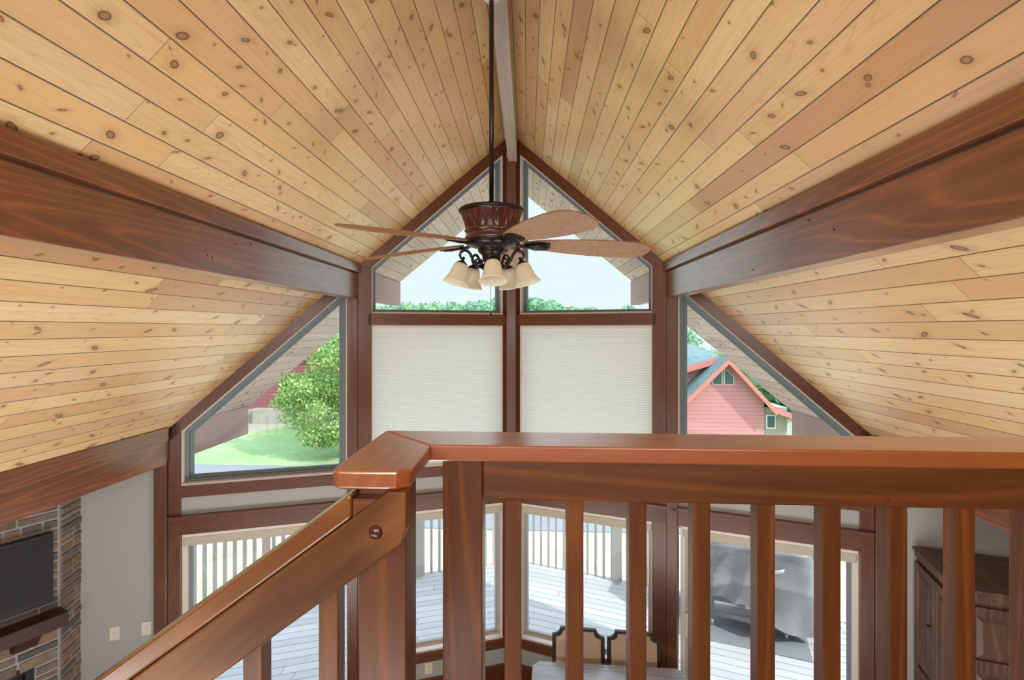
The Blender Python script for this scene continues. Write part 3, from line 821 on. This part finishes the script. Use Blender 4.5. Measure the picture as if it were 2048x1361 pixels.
def door(name, org, u, nrm, s0, s1, zs, knob=None):
    b = MB(); n_ = nrm*.02
    z0, z1 = zs[0][0]-.06, zs[-1][1]+.06
    def rect(a_, c_, za, zb2, o_=0.0, th=.02):
        A_ = org+u*a_+nrm*o_; C_ = org+u*c_+nrm*o_
        b.prism([Vector((p.x, p.y, za)) for p in (A_, C_, C_+nrm*th, A_+nrm*th)], (0, 0, zb2-za))
    rect(s0, s0+.06, z0, z1); rect(s1-.06, s1, z0, z1)
    rect(s0+.06, s1-.06, z0, zs[0][0]); rect(s0+.06, s1-.06, zs[-1][1], z1)
    for q0, q1 in zip(zs[:-1], zs[1:]): rect(s0+.06, s1-.06, q0[1], q1[0])
    o = b.build(name, M['cab'], t, bevel=.004)
    b = MB()
    for za, zb2 in zs:
        rect(s0+.06, s1-.06, za, zb2, 0, .005); 
        A_ = org+u*(s0+.066); C_ = org+u*(s1-.066); 
        lo = [Vector((p.x, p.y, z)) for p, z in ((A_, za+.006), (C_, za+.006), (C_, zb2-.006), (A_, zb2-.006))]
        A2 = org+u*(s0+.10)+nrm*.018; C2 = org+u*(s1-.10)+nrm*.018
        hi = [Vector((p.x, p.y, z)) for p, z in ((A2, za+.04), (C2, za+.04), (C2, zb2-.04), (A2, zb2-.04))]
        b.hexa([p+nrm*.004 for p in lo]+hi)
    b.build('raised_panel', M['cab'], o)
    if knob:
        b = MB(); p = org+u*knob[0]+nrm*.02+Vector((0, 0, knob[1])); b.lathe([(.005, 0), (.005, .012), (.014, .018), (.012, .028), (0, .031)], p, nrm, 16); b.build('knob', M['black'], o)
sideo = BL+uf*i_; usb = -us
nl = -uf
zz = [(-3.55, -2.78), (-2.64, -1.90)]
door('door', sideo, usb, nl, .0, .34, zz, (.315, -2.20)); door('door', sideo, usb, nl, .345, .685, zz)
fo = FL+uf*i_+us*i_
door('end_panel', fo, uf, -us, .02, .40, [(-3.55, -2.75), (-2.66, -2.28), (-2.19, -1.90)])
door('end_panel', fo, uf, -us, .42, .90, [(-3.55, -2.75), (-2.66, -2.28), (-2.19, -1.90)])

# ---------------------------------------------------------------- dining table and chairs
TZ = -2.96
t = thing('dining_table', 'whitewashed grey plank dining table with clipped corners below the loft', 'dining table', (.70, 4.15, FLOOR))
poly = [(.103, 4.69), (1.30, 4.655), (1.352, 4.60), (1.30, 3.60), (1.24, 3.55), (.05, 3.60), (-.005, 3.66), (.045, 4.63)]
b = MB(); b.prism([Vector((x, y, TZ-.045)) for x, y in poly], (0, 0, .045)); b.build('tabletop', M['table'], t, bevel=.004)
b = MB(); b.prism([Vector((.66+(x-.66)*.86, 4.13+(y-4.13)*.86, TZ-.14)) for x, y in poly], (0, 0, .094)); b.build('apron', M['table'], t)
for x, y in ((.16, 4.55), (1.23, 4.52), (.13, 3.72), (1.18, 3.70)):
    b = MB(); b.lathe([(.0, FLOOR), (.03, FLOOR), (.028, FLOOR+.05), (.045, FLOOR+.15), (.035, FLOOR+.35), (.045, FLOOR+.5), (.045, TZ-.05), (0, TZ-.05)], (x, y, 0), n=20); b.build('leg', M['chairframe'], t)
b = MB(); b.prism([Vector((x, y, TZ+.0005)) for x, y in ((.605, 4.50), (.66, 4.47), (.63, 4.38), (.575, 4.41))], (0, 0, .0012))
tag(b.build('paper_card', M['paper']), 'small white paper lying on the grey dining table', 'paper')


def chair(cx_, cy_, rot, label):
    ca, sa = math.cos(rot), math.sin(rot)
    def P(x, y, z): return Vector((cx_+x*ca-y*sa, cy_+x*sa+y*ca, FLOOR+z))
    t = thing('dining_chair', label, 'chair', (cx_, cy_, FLOOR), 'upholstered dining chairs at the table')
    def lean(z): return .0+.10*max(0, z-.45)      # back leans away from the table (+y local)
    def notch(hw, zt_, zs_, r_):
        pts = [(-hw, .44), (hw, .44), (hw, zs_)]
        for k in range(0, 7):
            a_ = R(270-15*k); pts.append((hw-.012+r_*math.cos(a_)*1.0+0, zs_+r_+r_*math.sin(a_)))
        pts2 = [(x, z) for x, z in pts[3:]]
        full = pts[:3]+pts2+[(-x, z) for x, z in reversed(pts2)]+[(-hw, zs_)]
        return full
    o_ = notch(.238, .93, .905, .062); in_ = [(x*.86, .44+(z-.44)*.925+.018) for x, z in o_]
    k = len(o_); b = MB(); y0, y1 = 0, .035
    for i in range(k):
        j = (i+1) % k
        b.hexa([P(o_[i][0], lean(o_[i][1])+y0, o_[i][1]), P(o_[j][0], lean(o_[j][1])+y0, o_[j][1]), P(in_[j][0], lean(in_[j][1])+y0, in_[j][1]), P(in_[i][0], lean(in_[i][1])+y0, in_[i][1]),
                P(o_[i][0], lean(o_[i][1])+y1, o_[i][1]), P(o_[j][0], lean(o_[j][1])+y1, o_[j][1]), P(in_[j][0], lean(in_[j][1])+y1, in_[j][1]), P(in_[i][0], lean(in_[i][1])+y1, in_[i][1])])
    b.build('back_frame', M['chairframe'], t, bevel=.004)
    b = MB(); n_ = len(in_); cz = .70
    vs = []; fs = []
    levels = [(1.0, .008), (.97, -.006), (.85, -.014), (.5, -.019)]
    for f_, yy in levels: vs += [P(x*f_, lean(z)+yy, cz+(z-cz)*f_) for x, z in in_]
    vs.append(P(0, lean(cz)-.02, cz)); vs += [P(x, lean(z)+.03, z) for x, z in in_]; 
    for l in range(3):
        for i in range(n_): j = (i+1) % n_; fs.append((l*n_+i, l*n_+j, (l+1)*n_+j, (l+1)*n_+i))
    for i in range(n_): j = (i+1) % n_; fs.append((3*n_+i, 3*n_+j, 4*n_)); fs.append((4*n_+1+i, i, j, 4*n_+1+j)) if False else fs.append((i, 4*n_+1+i, 4*n_+1+j, j))
    fs.append(tuple(4*n_+1+i for i in range(n_)))
    b.add(vs, fs, True); b.build('back_cushion', M['linen'], t)
    b = MB(); b.hexa([P(-.23, -.42, .36), P(.23, -.42, .36), P(.22, .0, .36), P(-.22, .0, .36), P(-.23, -.42, .40), P(.23, -.42, .40), P(.22, .0, .40), P(-.22, .0, .40)]); b.build('seat_frame', M['chairframe'], t, bevel=.006)
    b = MB(); b.hexa([P(-.225, -.415, .40), P(.225, -.415, .40), P(.215, -.005, .40), P(-.215, -.005, .40), P(-.215, -.40, .475), P(.215, -.40, .475), P(.205, -.02, .475), P(-.205, -.02, .475)]); b.build('seat', M['linen'], t, bevel=.02, seg=3)
    for x, y in ((-.205, -.395), (.205, -.395), (-.215, .015), (.215, .015)):
        b = MB(); dy = .06 if y > 0 else 0; h_ = .45 if y > 0 else .36
        b.hexa([P(x-.015, y+dy-.015, 0), P(x+.015, y+dy-.015, 0), P(x+.015, y+dy+.015, 0), P(x-.015, y+dy+.015, 0), P(x-.022, y-.02, h_), P(x+.022, y-.02, h_), P(x+.022, y+.02, h_), P(x-.022, y+.02, h_)]); b.build('leg', M['chairframe'], t, bevel=.003)
    return t


chair(.462, 4.80, R(-4), 'beige upholstered chair with dark notched back frame, left of the pair behind the table')
chair(.958, 4.77, R(-4), 'beige upholstered chair with dark notched back frame, right of the pair behind the table')

# ---------------------------------------------------------------- deck
def dk(sg, d, off, z):         # point on a line parallel to the prow, 'off' being its y at the centre
    return Vector((XR+sg*d, off-T_*d, z))
b = MB()
for sg in (-1, 1):
    b.prism([dk(sg, 0, YC+.1, DECK-.06), dk(sg, 9, YC+.1, DECK-.06), dk(sg, 9, 8.98, DECK-.06), dk(sg, 0, 8.98, DECK-.06)], (0, 0, .06))
struct(b.build('floor_deck', M['deck']), 'grey deck boards outside')
RT = -2.86
for sg, side in ((-1, 'left'), (1, 'right')):
    t = thing('deck_railing', 'weathered deck railing with close upright balusters, %s half beyond the windows' % side, 'railing', dk(sg, 3, 8.93, DECK), 'deck railings')
    def rbox(b, d0, d1, z0, z1, h0, h1):
        b.prism([dk(sg, d0, 8.93+h0, z0), dk(sg, d1, 8.93+h0, z0), dk(sg, d1, 8.93+h1, z0), dk(sg, d0, 8.93+h1, z0)], (0, 0, z1-z0))
    b = MB(); rbox(b, 0, 8, RT-.04, RT, -.07, .07); b.build('cap_rail', M['deckrail'], t)
    b = MB(); rbox(b, 0, 8, RT-.13, RT-.04, .018, .05); b.build('top_rail', M['deckrail'], t)
    for d0 in (0.06, 1.55, 3.2, 4.9, 6.6):
        b = MB(); rbox(b, d0-.055, d0+.055, DECK-.9, RT-.04, -.10, .0); b.build('post', M['deckrail'], t)
    for i in range(62):
        d0 = .15+i*.123
        b = MB(); rbox(b, d0-.018, d0+.018, DECK-.02, RT-.04, -.018, .018); b.build('baluster', M['deckrail'], t)

# grill with cover on its mat
gu = Vector((.944, -.330, 0)).normalized(); gv = Vector((.330, .944, 0)); G0 = Vector((2.96, 7.22, DECK))
b = MB(); p0 = Vector((3.348, 6.426, DECK+.001)); w_ = -gu*1.75; h_ = gv*1.0
b.prism([p0, p0+gu*.03, p0+gu*.03+h_, p0+w_+h_, p0+w_], (0, 0, .006)); tag(b.build('grill_mat', M['mat']), 'dark grey mat on the deck under the covered grill', 'mat')
t = thing('covered_grill', 'barbecue grill on casters under a rumpled silver-grey cover on the deck', 'grill', G0)
def gp(u, v, z): return G0+gu*u+gv*v+Vector((0, 0, z))
b = MB()
for u in (-.45, .42):
    for v in (-.22, .22): b.obox(gp(u, v, .34), gu, gv, (0, 0, 1), .022, .022, .25)
b.obox(gp(-.015, -.22, .16), gu, gv, (0, 0, 1), .43, .018, .03); b.obox(gp(-.015, .22, .16), gu, gv, (0, 0, 1), .43, .018, .03)
b.build('cart_frame', M['mat'], t, bevel=.002)
for u in (-.45, .42):
    for v in (-.22, .22):
        b = MB(); b.lathe([(0, -.014), (.035, -.014), (.042, -.008), (.042, .008), (.035, .014), (0, .014)], gp(u, v, .049), gu, 20); b.obox(gp(u, v, .085), gu, gv, (0, 0, 1), .02, .012, .02); b.build('caster', M['steel'], t)
# cover: draped shell with folds
b = MB(); NU, NV = 160, 60; vs = []; fs = []
for j in range(NV+1):
    f = j/NV
    for i in range(NU):
        a = 2*math.pi*i/NU; ca, sa = math.cos(a), math.sin(a)
        ex = 4.0
        rr = (abs(ca)**ex+abs(sa)**ex)**(-1/ex)
        ux, vy = ca*rr, sa*rr
        hem = .33-.19*ux+.04*math.sin(3*a+1)
        if f < .35:       # top dome
            g_ = f/.35; hu, hv = .70*g_**.7, .32*g_**.7; z = 1.20-.10*g_**3+.03*math.cos(ux*5)*(1-g_)
        else:
            g_ = (f-.35)/.65; z = 1.10+(hem-1.10)*g_; hu = .70+.08*math.sin(g_*math.pi)+.04*g_-.10*g_*(1-abs(ux)); hv = .32+.05*g_
        fold = (1-2*abs(math.sin(6*a+4*f+math.sin(3*a))))*.045*max(0, f-.15) + .012*math.sin(13*a-6*f+2)*max(0, f-.2)
        sag = .20*(1-abs(math.sin(8.5*f+ux*1.6-1.5*ux*ux+.4)))**1.5*max(0, f-.2)
        vs.append(gp(ux*(hu+fold), vy*(hv+fold*1.4+sag*.5), z+.02*math.sin(5*a+f*9)*f))
for j in range(NV):
    for i in range(NU):
        k = (i+1) % NU; fs.append((j*NU+i, j*NU+k, (j+1)*NU+k, (j+1)*NU+i))
b.add(vs, fs, True); b.build('cover', M['tarp'], t)
b = MB(); b.tube([gp(.20, -.40, .88), gp(.23, -.43, .90), gp(.35, -.43, .94), gp(.38, -.40, .96)], [.012, .022, .022, .012], 10); b.build('handle', M['steel'], t)

# ---------------------------------------------------------------- yard
b = MB(); nx, ny = 60, 60; X0, X1, Y0, Y1 = -90, 90, 8, 220
def gz(x, y):
    z = -5.0
    if y > 20: z -= max(0, min(1, (x-3)/8))*min(1, (y-20)/8)*4.0
    if y > 40: z -= min(1, (y-40)/60)*3
    return z
vs = [(X0+(X1-X0)*i/nx, Y0+(Y1-Y0)*(j/ny)**1.6, 0) for j in range(ny+1) for i in range(nx+1)]
vs = [(x, y, gz(x, y)) for x, y, z in vs]
b.add(vs, [(j*(nx+1)+i, j*(nx+1)+i+1, (j+1)*(nx+1)+i+1, (j+1)*(nx+1)+i) for j in range(ny) for i in range(nx)])
b.add([(-90, -8, -5.0), (90, -8, -5.0), (90, 8, -5.0), (-90, 8, -5.0)], [(0, 1, 2, 3)])
tag(b.build('lawn', M['grass'], solid=-1), 'sunlit mown lawn around the house', 'grass', kind='stuff')
b = MB(); b.box(-60, 60, 13.0, 18.6, -5.02, -4.97); tag(b.build('road', M['road']), 'pale asphalt lane crossing the lawn beyond the deck', 'road')
b = MB(); b.prism([Vector(p) for p in ((-17, 23.4, -5.01), (-14.2, 23.4, -5.01), (-12.2, 26.6, -5.01), (-17, 26.8, -5.01))], (0, 0, .03)); tag(b.build('driveway', M['palestone']), 'pale concrete drive in front of the stone-based house', 'driveway')


def leaves(b, cen, rad, n, size, rnd, squash=1.0, inner=.55):
    for _ in range(n):
        while True:
            d = Vector((rnd.uniform(-1, 1), rnd.uniform(-1, 1), rnd.uniform(-1, 1)))
            if .05 < d.length < 1: break
        d = d.normalized()*(inner+(1-inner)*rnd.random()**.5)
        p = Vector(cen)+Vector((d.x*rad[0], d.y*rad[1], d.z*rad[2]))
        u = Vector((rnd.uniform(-1, 1), rnd.uniform(-1, 1), rnd.uniform(-1, 1))).normalized(); v = u.orthogonal().normalized()
        s = size*rnd.uniform(.6, 1.3)
        b.add([p-u*s, p+v*s*.5, p+u*s, p-v*s*.5+u.cross(v)*s*.15], [(0, 1, 2, 3)])


rn = random.Random(11)
t = thing('yard_tree', 'bright green leafy tree on the lawn in front of the dark red house', 'tree', (-7.3, 20.5, -5.0))
b = MB(); b.tube([(-7.2, 20.6, -5.1), (-7.2, 20.5, -3.9), (-7.0, 20.4, -2.6), (-6.9, 20.4, -1.0)], [.22, .17, .13, .05], 12)
for q_ in ((-8.6, 20.3, -1.9), (-6.0, 20.6, -1.4), (-8.0, 19.7, -2.6), (-7.4, 21.0, -.6)): b.tube([(-7.1, 20.45, -3.3), ((-7.1+q_[0])/2, (20.45+q_[1])/2, (-3.0+q_[2])/2), q_], [.10, .07, .03], 8)
b.build('trunk', M['bark'], t)
b = MB()
for cen, rad, n in (((-6.9, 20.4, -1.6), (1.8, 1.8, 1.4), 4200), ((-8.3, 20.1, -2.4), (1.4, 1.4, .75), 2800), ((-7.6, 19.6, -3.9), (1.2, 1.0, .5), 1500), ((-9.2, 20.0, -2.9), (.8, .8, .35), 700), ((-6.4, 20.2, -3.1), (1.4, 1.4, 1.1), 2600), ((-6.8, 20.8, -.1), (1.6, 1.6, 1.2), 2600), ((-5.3, 20.6, -1.8), (1.5, 1.6, 1.8), 2600)):
    leaves(b, cen, rad, n, .075, rn, inner=.35)
for _ in range(46):          # loose twig sprays around the crown
    a = rn.uniform(0, 6.28); zz = rn.uniform(-1, 1); q_ = (1-zz*zz*.6)**.5
    c_ = (-7.2+math.cos(a)*2.3*q_, 20.4+math.sin(a)*1.8*q_, -2.1+zz*2.2)
    leaves(b, c_, (rn.uniform(.35, .7), .45, rn.uniform(.2, .35)), 190, .07, rn, inner=.1)
b.build('foliage', M['leaf'], t)
t = thing('shrub', 'low leafy shrub at the foot of the dark red house', 'shrub', (-9.8, 25.2, -5.0))
b = MB(); leaves(b, (-9.6, 25.6, -4.5), (2.3, .6, .7), 2600, .08, rn); b.build('foliage', M['leaf'], t)
b = MB(); [b.tube([(-9.8+i_*.5, 25.6, -5.05), (-9.8+i_*.6, 25.6, -4.4)], [.03, .015], 6) for i_ in (-3, -1, 1, 3)]; b.build('stem', M['bark'], t)

# dark red house behind the tree
t = thing('neighbour_house', 'dark red sided house with pale stone base, behind the yard tree', 'house', (-11, 29, -5.0))
b = MB(); b.box(-19, -4, 27.2, 34, -5.05, -.9); b.build('wall', M['siding2'], t)
b = MB(); rs = random.Random(9)
b.box(-19, -4, 27.0, 27.25, -5.05, -4.3); b.box(-14.4, -12.9, 26.7, 27.2, -5.05, -4.2)
b.build('stone_base', M['palestone'], t, bevel=.02)
b = MB(); b.hexa([(-19.6, 26.6, -1.0), (-3.4, 26.6, -1.0), (-3.4, 34.6, -1.0), (-19.6, 34.6, -1.0), (-19.6, 30.5, .5), (-3.4, 30.5, .5), (-3.4, 30.7, .5), (-19.6, 30.7, .5)]); b.build('roof', M['shingle'], t)

# pink-red house on the right
DH = 26.0
t = thing('gabled_house', 'sunlit red gabled house with teal shingle roof beyond the right side window', 'house', (9.5, DH, -9.0))
AX, AZ = 9.54, -1.47; LS = (AZ+3.57)/(AX-7.43)*1.0; RS = (AZ+3.68)/(11.54-AX)
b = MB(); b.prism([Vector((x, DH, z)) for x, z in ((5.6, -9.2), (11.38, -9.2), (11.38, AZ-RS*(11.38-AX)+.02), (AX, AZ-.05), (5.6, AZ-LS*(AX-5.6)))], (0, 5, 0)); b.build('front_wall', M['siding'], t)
b = MB(); b.prism([Vector((x, DH+1.2, z)) for x, z in ((0, -9.2), (AX, -9.2), (AX, AZ-.1), (0, AZ-.1-.30*AX*.9))], (0, 4, 0)); b.build('rear_wall', M['siding'], t)
def rake(b, x0, z0, x1, z1, y0, y1, th=.26):
    b.prism([Vector((x0, y0, z0)), Vector((x1, y0, z1)), Vector((x1, y0, z1-th)), Vector((x0, y0, z0-th))], (0, y1-y0, 0))
b = MB(); rake(b, AX, AZ+.06, 5.2, AZ+.06-LS*(AX-5.2), DH-.55, DH-.47); rake(b, AX, AZ+.06, 11.75, AZ+.06-RS*(11.75-AX), DH-.55, DH-.47); rake(b, 11.5, AZ-RS*(11.5-AX), 13.1, -4.25, DH-.5, DH-.42)
rake(b, AX, AZ+.08, 0, AZ+.08-.30*AX, DH+.6, DH+.68, .30)
b.build('fascia', M['pinktrim'], t)
b = MB(); rake(b, AX, AZ+.10, 5.2, AZ+.10-LS*(AX-5.2), DH-.47, DH+1.2, .08); rake(b, AX, AZ+.10, 11.75, AZ+.10-RS*(11.75-AX), DH-.47, DH+8, .08); rake(b, 11.5, AZ+.02-RS*(11.5-AX), 13.1, -4.22, DH-.42, DH+6, .06)
b.hexa([(AX, DH+.68, AZ+.0), (0, DH+.68, AZ-.30*AX), (0, DH+7.5, AZ+.75-.1*AX), (AX-.2, DH+7.5, AZ+.75), (AX, DH+.68, AZ+.10), (0, DH+.68, AZ+.10-.30*AX), (0, DH+7.5, AZ+.85-.1*AX), (AX-.2, DH+7.5, AZ+.85)])
b.build('roof', M['shingle'], t)
for pts in (((8.97, -2.67), (9.36, -2.67), (9.36, -1.98), (8.97, -2.33)), ((9.52, -2.67), (9.91, -2.67), (9.91, -2.33), (9.52, -1.98))):
    b = MB(); cx2 = sum(p[0] for p in pts)/4; cz2 = sum(p[1] for p in pts)/4
    b.prism([Vector((cx2+(x-cx2)*1.18, DH-.05, cz2+(z-cz2)*1.12)) for x, z in pts], (0, .1, 0)); wn_ = b.build('window', M['whitepaint'], t)
    b = MB(); b.prism([Vector((x, DH-.07, z)) for x, z in pts], (0, .03, 0)); b.build('pane', M['darkglass'], wn_)
b = MB(); b.box(11.38, 12.5, DH+.1, DH+4, -9.2, -3.80); b.build('stone_wall', M['palestone'], t)
b = MB(); b.box(11.50, 11.95, DH+.05, DH+.12, -4.82, -4.15); wn_ = b.build('window', M['whitepaint'], t)
b = MB(); b.box(11.56, 11.89, DH+.03, DH+.06, -4.76, -4.21); b.build('pane', M['darkglass'], wn_)
b = MB()
for i in range(14): b.box(12.6+i*.13, 12.64+i*.13, DH+.5, DH+.54, -5.4, -4.6)
b.box(12.5, 14.5, DH+.48, DH+.56, -4.62, -4.56); b.build('porch_rail', M['whitepaint'], t)
b = MB(); b.tube([(8.35, DH+4.5, -1.4), (8.35, DH+4.5, -.75)], .05, 8); b.build('vent_pipe', M['whitepaint'], t)

# wooded slopes and hills
rn = random.Random(3)
def wood(name, label, y0, depth, prof, n, r, leafn, ls, base, kp=.6):
    b = MB(); core = MB()
    xs = [p[0] for p in prof]
    for _ in range(n):
        f = rn.random(); x = xs[0]+(xs[-1]-xs[0])*f; y = y0+rn.uniform(0, depth)
        for p, q_ in zip(prof[:-1], prof[1:]):
            if p[0] <= x <= q_[0]: zt_ = p[1]+(q_[1]-p[1])*(x-p[0])/(q_[0]-p[0])
        k = rn.random()**kp
        z = base+(zt_-base)*k-r*.8
        rr = r*rn.uniform(.7, 1.25)
        leaves(b, (x, y+depth*.4*k, z), (rr, rr, rr*.95), leafn, ls, rn, inner=.7)
        core.lathe([(0, -rr*.8), (rr*.6, -rr*.5), (rr*.8, 0), (rr*.6, rr*.5), (0, rr*.78)], (x, y+depth*.4*k, z), (0, 0, 1), 8)
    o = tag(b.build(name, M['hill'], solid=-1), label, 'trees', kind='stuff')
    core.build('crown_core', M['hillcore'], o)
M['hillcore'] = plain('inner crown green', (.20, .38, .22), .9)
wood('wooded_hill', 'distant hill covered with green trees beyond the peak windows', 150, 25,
     [(-60, 7.0), (-52, 7.0), (-44, 7.6), (-38, 9.0), (-27, 8.2), (-16, 9.2), (-9, 10.4), (-3, 10.6), (3, 10.2), (9, 8.6), (14, 7.4), (22, 6.2), (34, 4.2)], 600, 2.4, 60, .7, -8, .35)
wood('wooded_slope', 'green trees rising behind the red gabled house', 56, 8, [(10, 2.4), (17, 1.2), (24, -1.2), (34, -4), (46, -6)], 110, 2.0, 130, .42, -10)
